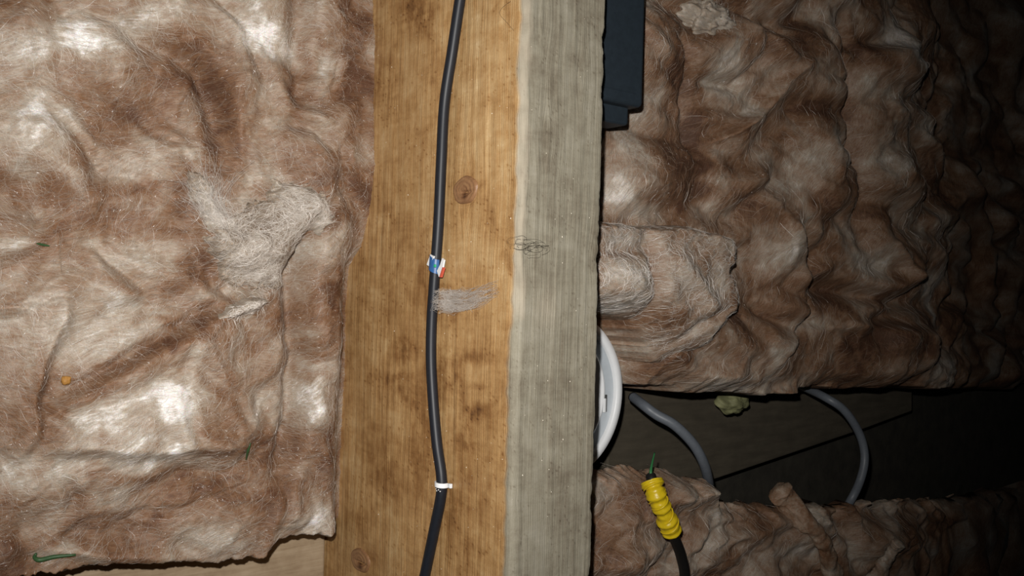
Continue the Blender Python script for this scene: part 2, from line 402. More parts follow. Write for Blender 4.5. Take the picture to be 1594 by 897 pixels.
# ------------------------------------------------------------------ insulation
class Field:
    """height field of a batt on a non-uniform grid: real geometry, also sampled to lay fibres and tufts on it"""
    def __init__(s, xs, ys, zb): s.xs, s.ys, s.zb, s.sink = xs, ys, zb, 0.; s.X, s.Y = np.meshgrid(xs, ys)
    def px(s): return [a.reshape(s.X.shape) for a in proj(np.stack([s.X, s.Y, 0*s.X+s.zb], -1).reshape(-1, 3))]
    def at(s, x, y, arr=None):
        A = s.Z if arr is None else arr
        i = np.clip(np.searchsorted(s.xs, x)-1, 0, len(s.xs)-2); j = np.clip(np.searchsorted(s.ys, y)-1, 0, len(s.ys)-2)
        fx = np.clip((x-s.xs[i])/(s.xs[i+1]-s.xs[i]), 0, 1); fy = np.clip((y-s.ys[j])/(s.ys[j+1]-s.ys[j]), 0, 1)
        return (A[j, i]*(1-fx)+A[j, i+1]*fx)*(1-fy)+(A[j+1, i]*(1-fx)+A[j+1, i+1]*fx)*fy
def flow_angle(X, Y, seed, base=.2, sc=22, amp=1.5):
    return base+amp*fbm(X*sc, Y*sc, seed, 2)
def flow_vec(X, Y, seed, base=.2, sc=22, amp=1.5):
    # streak coordinates: warped by noise so the fibre grain swirls; stretched along the lie of the fibres
    wx = X+.010*fbm(X*sc, Y*sc, seed, 2); wy = Y+.010*fbm(X*sc+9, Y*sc+4, seed+5, 2)
    c, s_ = math.cos(base), math.sin(base)
    a = wx*c+wy*s_; b = -wx*s_+wy*c
    return np.stack([a*130, b*1000, 0*a+seed], -1)
def batt_mesh(name, fld, mat, parent, tint, seed, base, under=0., zfoot=-.2149):
    ny, nx = fld.X.shape
    V = np.stack([fld.X, fld.Y-under*np.clip(-.09-fld.sink-fld.Z, 0, 1), fld.Z], -1).reshape(-1, 3); Fc = gridfaces(ny, nx)
    ring = np.concatenate([np.arange(nx), np.arange(1, ny)*nx+nx-1, (ny-1)*nx+np.arange(nx-2, -1, -1), np.arange(ny-2, 0, -1)*nx])
    B = V[ring].copy(); B[:, 2] = zfoot; n0 = len(V); m = len(ring)
    k = np.arange(m); Fs = np.stack([ring[k], n0+k, n0+(k+1) % m, ring[(k+1) % m]], -1)
    Fc = Fc[(V[:, 2][Fc] > -.2135).any(1)]
    fv = flow_vec(fld.X, fld.Y, seed, base).reshape(-1, 3); fv[:, 2] += V[:, 2]*420
    tt = np.concatenate([tint.ravel(), tint.ravel()[ring]]); fv = np.concatenate([fv, fv[ring]])
    return mesh_obj(name, np.concatenate([V, B]), np.concatenate([Fc, Fs[(V[ring, 2] > -.2135)]]), mat, parent, {'tint': tt}, vec={'flow': fv})
def fibres(name, pts, ang, length, curl, sampler, mat, parent, tint, width=.00009, lift=.0006, seg=4, seed=1, zmin=-.155):
    """thin ribbons that follow the surface"""
    rg = np.random.default_rng(seed); n = len(pts)
    L = length*(.4+1.2*rg.random(n)); k = curl*rg.normal(size=n); P = np.zeros((n, seg+1, 2)); a = ang.copy()
    P[:, 0] = pts
    for i in range(seg):
        P[:, i+1] = P[:, i]+(L/seg)[:, None]*np.stack([np.cos(a), np.sin(a)], -1); a = a+k/seg+.12*curl*rg.normal(size=n)
    tt = np.linspace(0, 1, seg+1)
    z = sampler(P[..., 0].ravel(), P[..., 1].ravel()).reshape(n, seg+1)
    ok = z.min(1) > zmin; P = P[ok]; z = z[ok]; tint = np.asarray(tint)[ok]; n = len(P)
    z = z+(lift*rg.random((n, 1)))*np.sin(tt*math.pi*.8+.3)[None]+.00012
    T = np.gradient(P, axis=1); T /= np.linalg.norm(T, axis=2)[..., None]+1e-12
    N = np.stack([-T[..., 1], T[..., 0]], -1)*(width*(.6+.8*rg.random(n)))[:, None, None]*(.35+.65*np.sin(np.clip(tt, .04, .96)*math.pi))[None, :, None]
    Lf = np.concatenate([P-N, z[..., None]], -1); Rt = np.concatenate([P+N, (z+.00005*rg.normal(size=(n, 1)))[..., None]], -1)
    V = np.stack([Lf, Rt], 2).reshape(-1, 3)          # n, seg+1, 2
    b = (np.arange(n)*(seg+1)*2)[:, None]+np.arange(seg)[None]*2; b = b.ravel()
    Fc = np.stack([b, b+1, b+3, b+2], -1)
    o = mesh_obj(name, V, Fc, mat, parent, {'tint': np.repeat(np.clip(tint, 0, 1), (seg+1)*2)})
    o['kind'] = 'stuff'
    return o
def axis(*segs): return np.unique(np.concatenate([np.linspace(a, b, n) for a, b, n in segs]))

# ---- left batt
L = Field(axis((-.55, -.20, 50), (-.20, .0006, 410)), axis((-.45, -.172, 40), (-.172, .172, 640), (.172, .6, 50)), -.120)
def left_height():
    X, Y = L.X, L.Y; u, v = L.px()
    wx = X+.014*fbm(X*24, Y*24, 1, 2); wy = Y+.014*fbm(X*24, Y*24, 2, 2)
    z = -.121+.0120*billow(wx*17+.3*wy*17, wy*21, 11, 2, .42)+.0024*billow(wx*60, wy*52, 13, 1)+.0016*fbm(X*45, Y*50, 14, 3)+.00018*fbm(X*330, Y*380, 15, 3, .6)
    z = z+.0004*perlin((wx*.9+wy*.4)*60, (wy*.9-wx*.4)*330, 16)
    # what the photograph shows: valleys, folds, pillows
    z += ridge(u, v, [(205, 50), (275, 72), (325, 112), (346, 170), (350, 260)], 20, -.011)
    z += fold(u, v, [(205, 45), (285, 62), (345, 110), (372, 180), (385, 240)], 60, .006, -1, 12)
    z += ridge(u, v, [(476, -20), (470, 60), (474, 120), (468, 190)], 18, -.009)
    z += ridge(u, v, [(474, 350), (462, 430), (464, 500), (472, 560), (462, 620), (452, 690), (440, 740)], 17, -.015)
    z += blob(u, v, 500, 425, 26, 60, .004)+blob(u, v, 502, 520, 26, 45, .006)+blob(u, v, 492, 640, 30, 40, .008)+blob(u, v, 500, 255, 40, 80, .006)
    z += fold(u, v, [(40, 668), (130, 612), (200, 572), (265, 535), (330, 498), (400, 462)], 130, .013, 1, 13)
    z += ridge(u, v, [(120, 605), (200, 558), (270, 522), (330, 485)], 12, -.006)
    z += ridge(u, v, [(335, 496), (372, 476), (412, 463)], 14, .006)
    z += fold(u, v, [(95, 440), (98, 490), (66, 560), (50, 620), (48, 670), (8, 722)], 70, .010, 1, 15)
    z += ridge(u, v, [(100, 470), (76, 560), (60, 620), (58, 668)], 16, -.003)
    z += fold(u, v, [(40, 694), (130, 690), (250, 694), (330, 690), (400, 684)], 90, .008, -1, 16)
    z += ridge(u, v, [(90, 740), (115, 770), (110, 800)], 12, -.004)
    z += blob(u, v, 40, 60, 120, 60, .007)+blob(u, v, 55, 200, 60, 55, .010)+blob(u, v, 265, 645, 70, 45, .004)+blob(u, v, 60, 760, 60, 50, .006)
    z += blob(u, v, 240, 200, 90, 60, -.006)+blob(u, v, 60, 310, 80, 40, -.005)+blob(u, v, 380, 300, 45, 60, .004)
    z += blob(u, v, 130, 470, 90, 60, .004)+blob(u, v, 470, 800, 40, 30, .005)+blob(u, v, 330, 800, 70, 40, .003)
    z += ridge(u, v, [(20, 850), (80, 848), (160, 862), (300, 868)], 14, .005)
    z += ridge(u, v, [(210, 800), (280, 790), (330, 770), (430, 740)], 8, -.003)
    # down to the line where it touches the timber
    ct = [(578, -160), (580, 0), (583, 80), (582, 150), (583, 260), (576, 325), (562, 385), (543, 415), (538, 470), (537, 560), (532, 650), (530, 720), (527, 800), (521, 835), (516, 1000)]
    CP = on_x(np.array([c[0] for c in ct], float), np.array([c[1] for c in ct], float), 0.)
    o = np.argsort(CP[:, 1]); zc = np.interp(Y, CP[o, 1], CP[o, 2])+.0011*fbm(Y*90, 0*Y, 71, 4, .6)
    k = np.exp(-np.clip(-X, 0, 1)/.011)
    dr = sstep(0, .020, -X)
    z = zc*(1-dr)+z*dr
    # the torn lower end
    e = [(-900, 1010), (0, 905), (125, 888), (200, 876), (321, 879), (410, 868), (428, 846), (470, 838), (700, 828)]
    ev = np.interp(u, [p[0] for p in e], [p[1] for p in e])+5*fbm(u/24, v/60, 73, 4, .6)
    dn = sstep(-5, 14, v-ev)
    z = z*(1-dn)+(-.2148)*dn
    L.Z = z
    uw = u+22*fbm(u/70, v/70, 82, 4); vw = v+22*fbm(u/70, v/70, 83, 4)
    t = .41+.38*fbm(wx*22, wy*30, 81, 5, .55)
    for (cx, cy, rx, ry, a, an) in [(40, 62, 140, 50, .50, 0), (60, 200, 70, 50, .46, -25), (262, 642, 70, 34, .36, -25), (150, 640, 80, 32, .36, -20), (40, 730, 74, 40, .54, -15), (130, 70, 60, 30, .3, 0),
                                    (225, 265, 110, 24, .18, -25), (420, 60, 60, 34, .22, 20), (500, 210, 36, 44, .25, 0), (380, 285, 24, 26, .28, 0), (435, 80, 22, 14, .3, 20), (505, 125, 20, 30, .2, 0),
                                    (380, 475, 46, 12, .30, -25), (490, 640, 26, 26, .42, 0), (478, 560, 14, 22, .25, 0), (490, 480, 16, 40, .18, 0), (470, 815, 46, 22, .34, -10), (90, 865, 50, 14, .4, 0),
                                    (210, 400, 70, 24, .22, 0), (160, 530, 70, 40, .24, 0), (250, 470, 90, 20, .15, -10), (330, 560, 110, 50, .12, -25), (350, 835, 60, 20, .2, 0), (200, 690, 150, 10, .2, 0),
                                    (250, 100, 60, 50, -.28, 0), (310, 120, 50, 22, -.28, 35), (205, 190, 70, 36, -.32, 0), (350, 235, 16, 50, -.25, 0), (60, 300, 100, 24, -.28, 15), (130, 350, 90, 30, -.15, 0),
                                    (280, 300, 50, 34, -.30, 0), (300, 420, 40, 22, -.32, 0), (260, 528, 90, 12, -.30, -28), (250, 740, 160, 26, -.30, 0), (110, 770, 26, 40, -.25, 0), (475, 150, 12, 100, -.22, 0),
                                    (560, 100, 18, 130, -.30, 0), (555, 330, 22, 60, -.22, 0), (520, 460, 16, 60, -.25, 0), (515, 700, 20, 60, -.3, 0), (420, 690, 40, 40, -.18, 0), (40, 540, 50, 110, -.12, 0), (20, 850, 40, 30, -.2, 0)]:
        t = t+blob(uw, vw, cx, cy, rx, ry, a, an)  # pale blobs mix loose fibre colour with sheen painted into the tint
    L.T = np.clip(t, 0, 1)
left_height()
lroot = thing('insulation_batt', 'bright brown glass wool batt filling the left of the orange timber face', 'insulation', (-.11, 0, -.2149))
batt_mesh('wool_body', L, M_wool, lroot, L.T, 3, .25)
n = 30000
pts = np.stack([rng.uniform(-.195, -.002, n), rng.uniform(-.160, .16, n)], -1)
zz = L.at(pts[:, 0], pts[:, 1]); pts = pts[zz > -.165]
ang = flow_angle(pts[:, 0], pts[:, 1], 91, .25)+rng.normal(size=len(pts))*.55
fibres('loose_fibres', pts, ang, .008, 1.0, L.at, M_fib, lroot, L.at(pts[:, 0], pts[:, 1], L.T)*.9+.10*rng.normal(size=len(pts)), .000029, .0009, 4, 3)

def flecks(n, x0, x1, y0, y1, fld, parent, seed, tint=1.0):
    rg = np.random.default_rng(seed)
    p_ = np.stack([rg.uniform(x0, x1, n), rg.uniform(y0, y1, n)], -1); z_ = fld.at(p_[:, 0], p_[:, 1]); p_ = p_[z_ > -.16]
    fibres('sparkle_flecks', p_, rg.random(len(p_))*6.28, .0008, .8, fld.at, M_fleck, parent, tint*(.3+.7*rg.random(len(p_))), .000055, .0012, 2, seed)
M_fleck = fibre_material('sparkle_white', (.5, .45, .4), (.95, .93, .90), .3, .8)  # near-white slivers added to imitate the sparkle of the wool
flecks(3200, -.195, -.003, -.16, .16, L, lroot, 41)
# ---- right batts
def right_height(X, Y, seed):
    wx = X+.022*fbm(X*10, Y*14, seed+1, 2); wy = Y+.016*fbm(X*10, Y*14, seed+2, 2)
    z = .026*billow(wx*8.5, wy*17, seed+3, 2, .40)+.0030*billow(wx*24, wy*44, seed+5, 1)+.0024*fbm(X*24, Y*40, seed+7, 3)+.0003*fbm(X*200, Y*300, seed+8, 3, .6)
    return z+.0005*perlin((wx*.5+wy*.9)*40, (wy*.5-wx*.9)*260, seed+9)
Rg = Field(axis((.046, .24, 230), (.24, .62, 200), (.62, 1.3, 50)), axis((-.10, .24, 430), (.24, .8, 60)), -.066)
def build_right():
    X, Y = Rg.X, Rg.Y; u, v = Rg.px()
    z = -.068+right_height(X, Y, 200)
    z += ridge(u, v, [(1092, 245), (1090, 190), (1078, 110), (1060, 60)], 9, -.010)
    z += fold(u, v, [(1095, 232), (1140, 208), (1185, 172), (1210, 130), (1245, 95)], 34, .014, 1, 8)
    z += ridge(u, v, [(1318, 20), (1325, 110), (1340, 200), (1352, 300), (1350, 380)], 13, -.016)
    z += ridge(u, v, [(1170, 40), (1180, 90), (1150, 130), (1090, 120)], 9, -.008)
    z += fold(u, v, [(1205, 320), (1238, 400), (1246, 470), (1225, 530), (1190, 580)], 50, .012, 1, 9)
    z += ridge(u, v, [(1250, 350), (1260, 440), (1400, 470), (1500, 480)], 14, -.010)
    z += fold(u, v, [(1250, 520), (1330, 508), (1430, 520), (1520, 545)], 60, .010, 1, 12)
    z += blob(u, v, 1010, 90, 40, 80, .006)+blob(u, v, 1000, 260, 45, 50, .008)+blob(u, v, 1150, 90, 40, 50, .006)+blob(u, v, 1270, 200, 40, 60, .010)+blob(u, v, 1400, 120, 50, 60, .012)
    z += blob(u, v, 1400, 240, 40, 70, .010)+blob(u, v, 1420, 400, 70, 40, .010)+blob(u, v, 1300, 300, 40, 50, .008)+blob(u, v, 1180, 290, 36, 30, .008)
    z += ridge(u, v, [(1390, 380), (1410, 420), (1416, 440)], 7, .006)
    z += blob(u, v, 1120, 590, 60, 24, .010)+blob(u, v, 1190, 560, 40, 40, .006)+blob(u, v, 1240, 570, 60, 40, .004)
    z = np.minimum(z, -.098+.05*sstep(.051, .082, np.hypot(X-.097, Y+.059)))
    # made-up drop at the far side, so the wool falls into darkness
    z -= .12*sstep(1380, 1840, u+30*fbm(u/130, v/130, 231, 2)+.10*(448-v))
    e = [(800, 628), (985, 622), (1060, 612), (1100, 625), (1150, 622), (1210, 626), (1290, 614), (1350, 618), (1450, 612), (1530, 620), (1900, 640)]
    ev = np.interp(u, [p[0] for p in e], [p[1] for p in e])+5*fbm(u/22, v/60, 233, 4, .6)
    dn = sstep(-12, 6, v-ev); z = z-.012*sstep(-40, 0, v-ev); z = z*(1-dn)+(-.2148)*dn
    Rg.Z = z
    t = .40+.42*fbm(X*20+.4*fbm(X*30, Y*30, 245, 2), Y*26, 241, 4)
    for (cx, cy, rx, ry, a, an) in [(1015, 140, 40, 60, .12, 0), (1175, 120, 40, 60, .10, 0), (1210, 70, 40, 30, -.25, 0), (1060, 100, 26, 30, -.3, 0), (1000, 330, 40, 12, .25, 0), (960, 310, 26, 10, .3, 0),
                                    (1270, 170, 50, 16, -.3, 0), (1410, 70, 40, 26, .3, 30), (1420, 160, 24, 40, .25, -30), (1390, 210, 24, 34, .2, 20), (1190, 210, 30, 10, .35, -35), (1190, 240, 16, 10, .3, 0),
                                    (1330, 380, 60, 40, .12, 0), (1380, 530, 120, 26, -.3, 0), (1300, 470, 80, 30, -.3, 0), (1500, 490, 12, 30, .35, -20), (1110, 600, 30, 16, .2, 0), (1195, 570, 16, 26, .2, 20),
                                    (1250, 590, 60, 10, .1, 0), (1120, 260, 40, 14, -.2, 0), (1100, 300, 50, 20, -.15, 0), (1170, 450, 30, 60, -.05, 0)]:
        t = t+blob(u, v, cx, cy, rx, ry, a, an)
    Rg.T = np.clip(t, 0, 1)
build_right()
rroot = thing('insulation_batt', 'large dim brown glass wool batt behind the white disc, upper right', 'insulation', (.4, .3, -.2149))
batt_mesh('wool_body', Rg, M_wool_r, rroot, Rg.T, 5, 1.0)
n = 16000
pts = np.stack([.047+.5*rng.random(n)**1.5, rng.uniform(-.09, .22, n)], -1); zz = Rg.at(pts[:, 0], pts[:, 1]); pts = pts[zz > -.12]
ang = flow_angle(pts[:, 0], pts[:, 1], 291, 1.0, 16, 2.2)+rng.normal(size=len(pts))*.6
fibres('loose_fibres', pts, ang, .010, 1.1, Rg.at, M_fib, rroot, .7*Rg.at(pts[:, 0], pts[:, 1], Rg.T)+.1*rng.normal(size=len(pts)), .000045, .0012, 4, 5, -.15)

flecks(900, .047, .25, -.06, .16, Rg, rroot, 42, .5)

Lo = Field(axis((.046, .24, 200), (.24, .60, 160), (.60, 1.3, 40)), axis((-.6, -.21, 40), (-.21, -.06, 230)), -.072)
def build_low():
    X, Y = Lo.X, Lo.Y; u, v = Lo.px()
    z = -.074+.85*right_height(X, Y, 300)+.007*billow(X*30, Y*50, 317, 2)
    z += blob(u, v, 1060, 770, 60, 26, .014)+blob(u, v, 1105, 757, 24, 12, .008)+blob(u, v, 1180, 830, 60, 30, .008)+blob(u, v, 960, 850, 40, 50, .006)+blob(u, v, 1380, 840, 60, 26, .008)
    z += ridge(u, v, [(1080, 880), (1120, 830), (1200, 810)], 10, -.008)+ridge(u, v, [(1340, 890), (1330, 840), (1300, 800)], 12, -.010)
    Lo.sink = .11*sstep(1380, 1840, u+30*fbm(u/130, v/130, 331, 2)); z -= Lo.sink  # same made-up drop, lowering the far wool into darkness
    e = [(800, 700), (940, 735), (1000, 728), (1040, 728), (1080, 740), (1118, 745), (1130, 768), (1145, 786), (1220, 790), (1330, 788), (1420, 784), (1550, 788), (1900, 790)]
    ev = np.interp(u, [p[0] for p in e], [p[1] for p in e])+10*fbm(u/26, v/60, 333, 4, .6)
    dn = sstep(7, -7, v-ev); z = z-.014*sstep(30, 0, v-ev); z = z*(1-dn)+(-.2148)*dn
    Lo.Z = z
    t = .45+.40*fbm(X*20, Y*28, 341, 4)
    for (cx, cy, rx, ry, a, an) in [(1100, 765, 40, 14, .2, 0), (1240, 860, 50, 16, .3, 0), (960, 800, 30, 20, .15, 0), (1150, 850, 50, 26, .15, 0), (1430, 850, 50, 30, -.15, 0), (1000, 850, 50, 20, .1, 0)]:
        t = t+blob(u, v, cx, cy, rx, ry, a, an)
    Lo.T = np.clip(t, 0, 1)
build_low()
oroot = thing('insulation_batt', 'lumpy glass wool batt at the lower right, under the yellow taped cable', 'insulation', (.4, -.3, -.2149))
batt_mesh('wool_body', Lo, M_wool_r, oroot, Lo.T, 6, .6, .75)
n = 9000
pts = np.stack([.047+.45*rng.random(n)**1.4, rng.uniform(-.205, -.08, n)], -1); zz = Lo.at(pts[:, 0], pts[:, 1]); pts = pts[zz > -.12]
ang = flow_angle(pts[:, 0], pts[:, 1], 391, .6, 16, 2.2)+rng.normal(size=len(pts))*.6
fibres('loose_fibres', pts, ang, .010, 1.1, Lo.at, M_fib, oroot, .7*Lo.at(pts[:, 0], pts[:, 1], Lo.T)+.1*rng.normal(size=len(pts)), .000045, .0012, 4, 6, -.102)

# ---- torn pieces lying on the batts: a heap over an outline, with its own thickness
def heap(name, label, outline, fld, amp, soft, mat, fmat, seed, step=2.0, rough=.003, tint=.5, nf=900, flen=.007, sink=.003, extra=None, tblobs=(), cat='insulation', base=.4, fw=.00009, jag=4, lump=1.0, flat=False, lev=None, lf=45, taper=None):
    o = np.array(outline, float); lo = o.min(0)-14; hi = o.max(0)+14
    uu_ = np.arange(lo[0], hi[0], step); vv_ = np.arange(lo[1], hi[1], step); U, Vv = np.meshgrid(uu_, vv_)
    sd = poly_sd(U, Vv, outline)+jag*fbm(U/16, Vv/16, seed, 4, .6)
    P = on_z(U, Vv, fld.zb+(amp if lev is None else lev)); X, Y = P[..., 0], P[..., 1]
    surf = fld.at(X.ravel(), Y.ravel()).reshape(X.shape)
    if taper: soft = soft+50*sstep(400, 500, Vv)*(1-sstep(1050, 1130, U))
    prof = np.sqrt(np.clip(1-(1-np.clip(sd/soft, 0, 1))**2, 0, 1))
    h = amp*prof*(1+.0*sd)+prof*lump*(rough*2.4*billow(X*lf*.7, Y*lf, seed+1, 2)+rough*.7*fbm(X*70, Y*100, seed+2, 3, .5)+.0003*perlin(X*420, Y*420, seed+4))
    if extra is not None: h = h+prof*extra(U, Vv)
    if taper: h = h*(1-.88*sstep(taper[0], taper[1], Vv-.12*(U-960)))
    real = surf.copy()
    if flat: surf = 0*surf+np.percentile(surf[sd > 0], 55)
    low = np.minimum(surf, np.percentile(surf, 60)) if amp > .012 else surf
    Z = np.where(sd > 0, low+h, np.clip(real, surf-.015, surf)-sink*np.clip(-sd/3, 0, 1)-(.006 if flat else 0))
    keep = sd > -4
    idx = -np.ones(U.shape, int); Fc = gridfaces(*U.shape); kf = keep.ravel()[Fc].all(1); Fc = Fc[kf]
    used = np.unique(Fc); rem = np.full(U.size, -1); rem[used] = np.arange(len(used))
    Vt = np.stack([X, Y, Z], -1).reshape(-1, 3)[used]
    tt = tint+.22*fbm(X*45, Y*45, seed+6, 3)
    for b in tblobs: tt = tt+blob(U, Vv, *b)
    fv = flow_vec(X, Y, seed, base).reshape(-1, 3); fv[:, 2] += Z.ravel()*420; fv = fv[used]
    c = on_z(np.array([o[:, 0].mean()]), np.array([o[:, 1].mean()]), fld.zb)[0]
    root = thing(name, label, cat, (c[0], c[1], float(Vt[:, 2].min())))
    body = mesh_obj('wool_body', Vt, rem[Fc][:, ::-1], mat, root, {'tint': np.clip(tt, 0, 1).ravel()[used]}, vec={'flow': fv})
    # fibres standing on it
    if nf:
        rg = np.random.default_rng(seed)
        inn = np.flatnonzero((sd > 1).ravel()); pick = rg.choice(inn, nf)
        pt = np.stack([X.ravel()[pick], Y.ravel()[pick]], -1)+rg.normal(size=(nf, 2))*.0003
        # nearest-cell sampler in pixel space
        def samp(x, y):
            q = np.stack([x, y, 0*x+fld.zb+(amp if lev is None else lev)], -1); a, b = proj(q)
            i = np.clip(((a-uu_[0])/step).round().astype(int), 0, len(uu_)-1); j = np.clip(((b-vv_[0])/step).round().astype(int), 0, len(vv_)-1)
            return np.maximum(Z[j, i], fld.at(x, y))
        fibres('loose_fibres', pt, flow_angle(pt[:, 0], pt[:, 1], seed+9, base, 30, 2)+rg.normal(size=nf)*.8, flen, 1.4, samp, fmat, root,
               np.clip(tt.ravel()[pick], 0, 1)+.15*rg.normal(size=nf), fw, .0016, 4, seed+3)
    return root

heap('insulation_clump', 'torn grey fluffy wool clump with a yellowish middle, on the bright left batt',
     [(352, 352), (375, 330), (400, 318), (425, 302), (435, 280), (455, 285), (485, 290), (508, 318), (512, 345), (500, 362), (472, 368), (466, 410), (455, 445), (420, 448), (372, 444), (352, 430), (345, 405), (330, 388), (318, 372), (335, 365), (322, 320), (303, 285), (300, 262), (318, 262), (335, 290), (345, 325)],
     L, .0075, 34, M_wool_g, M_fib_g, 501, 1.6, .0036, .46, 2600, .008, lf=40, fw=.000045, jag=7, tblobs=[(400, 358, 28, 22, -.25), (395, 365, 8, 8, .5), (485, 320, 20, 25, .25), (330, 330, 12, 40, .25, -20)],
     extra=lambda u, v: blob(u, v, 482, 322, 26, 30, .006)+blob(u, v, 400, 362, 36, 26, -.003)+ridge(u, v, [(470, 365), (466, 420)], 8, .002))
heap('insulation_tuft', 'small pale roll of wool at the top of the diagonal fold, left batt', [(336, 496), (352, 478), (378, 466), (402, 463), (418, 468), (404, 478), (385, 486), (362, 492)],
     L, .004, 9, M_wool_g, M_fib_g, 521, 1.5, .0008, .48, 200, .005, jag=2)
heap('insulation_tuft', 'thin brown wool flap lapping onto the orange timber face', [(545, 372), (558, 352), (575, 340), (588, 342), (591, 362), (586, 384), (570, 388), (552, 398)],
     L, .0025, 9, M_wool, M_fib, 531, 1.5, .0008, .5, 200, .004, jag=2) if False else None
heap('insulation_offcut', 'squared offcut of wool with a grey cut edge, beside the grey timber top',
     [(900, 346), (960, 341), (1010, 347), (1060, 350), (1090, 347), (1120, 355), (1160, 366), (1166, 395), (1160, 420), (1170, 455), (1172, 486), (1156, 500), (1140, 545), (1100, 568), (1082, 574), (1064, 540), (1036, 502), (975, 485), (900, 478)],
     Rg, .030, 13, M_wool_r, M_fib_g, 541, 1.8, .0016, .50, 2400, .008, lf=26, taper=(462, 585), jag=2.2, fw=.00005, flat=True,
     extra=lambda u, v: fold(u, v, [(935, 388), (1000, 392), (1030, 382)], 26, -.006, -1, 9)+ridge(u, v, [(1028, 365), (1034, 430), (1042, 500), (1035, 560)], 11, -.010)+ridge(u, v, [(1060, 400), (1100, 450), (1120, 490)], 12, .006)+blob(u, v, 985, 450, 40, 50, .008)+blob(u, v, 1000, 540, 40, 30, .004)+ridge(u, v, [(1085, 545), (1120, 500), (1150, 485)], 8, -.006),
     tblobs=[(975, 425, 44, 22, .35), (995, 480, 24, 24, .45), (970, 375, 40, 14, .25), (1135, 430, 16, 50, .22), (1065, 415, 20, 60, .18, -30), (1030, 420, 10, 60, -.3), (960, 395, 40, 7, -.3), (1070, 500, 30, 20, -.25), (1110, 520, 16, 20, .2)])
def wool_attrs(V, seed, tint, amp=.2):
    return {'tint': np.clip(tint+amp*fbm(V[:, 0]*70+V[:, 2]*50, V[:, 1]*70, seed, 3), 0, 1)}, {'flow': np.stack([V[:, 0]*260, V[:, 1]*700, V[:, 2]*700], -1)}
def roll(name, label, path, rad, fld, mat, seed, tint, up=.004, squash=.75):
    """a rolled, drooping strip of wool lying on a batt"""
    C = []
    for (a, b, k) in path:
        p_ = on_z(np.array([float(a)]), np.array([float(b)]), fld.zb+.012)[0]; p_[2] = max(fld.zb-.012, float(fld.at(p_[:1], p_[1:2])[0]))+up*k; C.append(p_)
    n_ = 90; tt = np.linspace(0, 1, n_); C = spline(C, n_)
    V, Fc = tube_geo(C, rad*(.80+.25*np.sin(tt*5+seed))*np.clip(tt/.05, .15, 1)**.5, 36)
    ctr = np.repeat(C, 36, 0); D = V-ctr
    nz = .42*perlin(V[:, 0]*70, V[:, 1]*90+V[:, 2]*60, seed)+.18*perlin(V[:, 0]*230, V[:, 1]*200+V[:, 2]*180, seed+1)+.07*perlin(V[:, 0]*620, V[:, 1]*620+V[:, 2]*500, seed+2)
    V = ctr+D*(1+nz)[:, None]*np.array([1, 1, squash])
    a, v_ = wool_attrs(V, seed+4, tint); o = mesh_obj(name, V, Fc, mat, None, a, vec=v_); return tag(o, label, 'insulation')
roll('insulation_strip', 'curling tan strip of wool hanging over the gap, lower right', [(1250, 768, 1.2), (1258, 790, 1.6), (1270, 820, 1.5), (1290, 850, 1.2), (1312, 890, 1), (1330, 940, .5)], .0100, Lo, M_wool, 561, .46)
roll('insulation_strip', 'grey upright fold of wool at the lower right beside the tan strip', [(1398, 842, 1), (1396, 862, 1.3), (1388, 890, 1.2), (1384, 940, .6)], .0085, Lo, M_wool_r, 581, .62)
def tuft(name, label, u, v, fld, size, mat, seed, tint, nf=220):
    n_ = 44; th = np.linspace(.02, math.pi-.02, n_); ph = np.linspace(0, 2*math.pi, 2*n_, endpoint=False); TT, PP = np.meshgrid(th, ph, indexing='ij')
    D = np.stack([np.sin(TT)*np.cos(PP), np.sin(TT)*np.sin(PP), np.cos(TT)], -1).reshape(-1, 3)
    r_ = 1+.38*perlin(D[:, 0]*1.5+D[:, 2]*1.2, D[:, 1]*1.5-D[:, 2]*.7+3, seed)+.26*perlin(D[:, 0]*3.1-D[:, 2]*2, D[:, 1]*3.1+D[:, 2]*2.4, seed+5)+.10*perlin(D[:, 0]*6.5+D[:, 2]*5, D[:, 1]*6.5-D[:, 2]*4, seed+7)
    p_ = on_z(np.array([float(u)]), np.array([float(v)]), fld.zb+.006)[0]; p_[2] = float(fld.at(p_[:1], p_[1:2])[0])+size[2]*.45
    p_ = on_z(np.array([float(u)]), np.array([float(v)]), p_[2])[0]
    root = thing(name, label, 'insulation', p_-np.array([0, 0, size[2]]))
    V = D*r_[:, None]*np.array(size)+p_; a, v_ = wool_attrs(V, seed+4, tint); mesh_obj('wool_body', V, gridfaces(n_, 2*n_, True)[:, ::-1], mat, root, a, vec=v_)
    rg = np.random.default_rng(seed); up_ = np.flatnonzero(D[:, 2] > .1); pk = rg.choice(up_, nf); allV = []; allF = []; n0 = 0
    for q in V[pk]:
        aa = rg.random()*6.28; st_ = np.stack([np.cos(aa+np.linspace(0, 1.5, 5)), np.sin(aa+np.linspace(0, 1.5, 5)), rg.normal(size=5)*.3+.2], -1)*.0011
        T_, F_ = tube_geo(spline(q+np.cumsum(st_, 0), 7), .00004, 3, False); allV.append(T_); allF += [[x+n0 for x in f_] for f_ in F_]; n0 += len(T_)
    V = np.vstack(allV); o = mesh_obj('loose_fibres', V, allF, M_fib_g, root, {'tint': rg.random(len(V))}); o['kind'] = 'stuff'
    return root
tuft('insulation_tuft', 'pale crumpled tuft of wool at the top, right of the black box', 1103, 32, Rg, (.0195, .0110, .009), M_wool_g, 551, .62)
heap('insulation_tuft', 'small upright wisp of wool behind the tan strip', [(1262, 752), (1272, 738), (1284, 742), (1278, 762), (1268, 770)], Lo, .006, 6, M_wool_g, M_fib, 571, 1.4, .001, .35, 80, .004, jag=2)

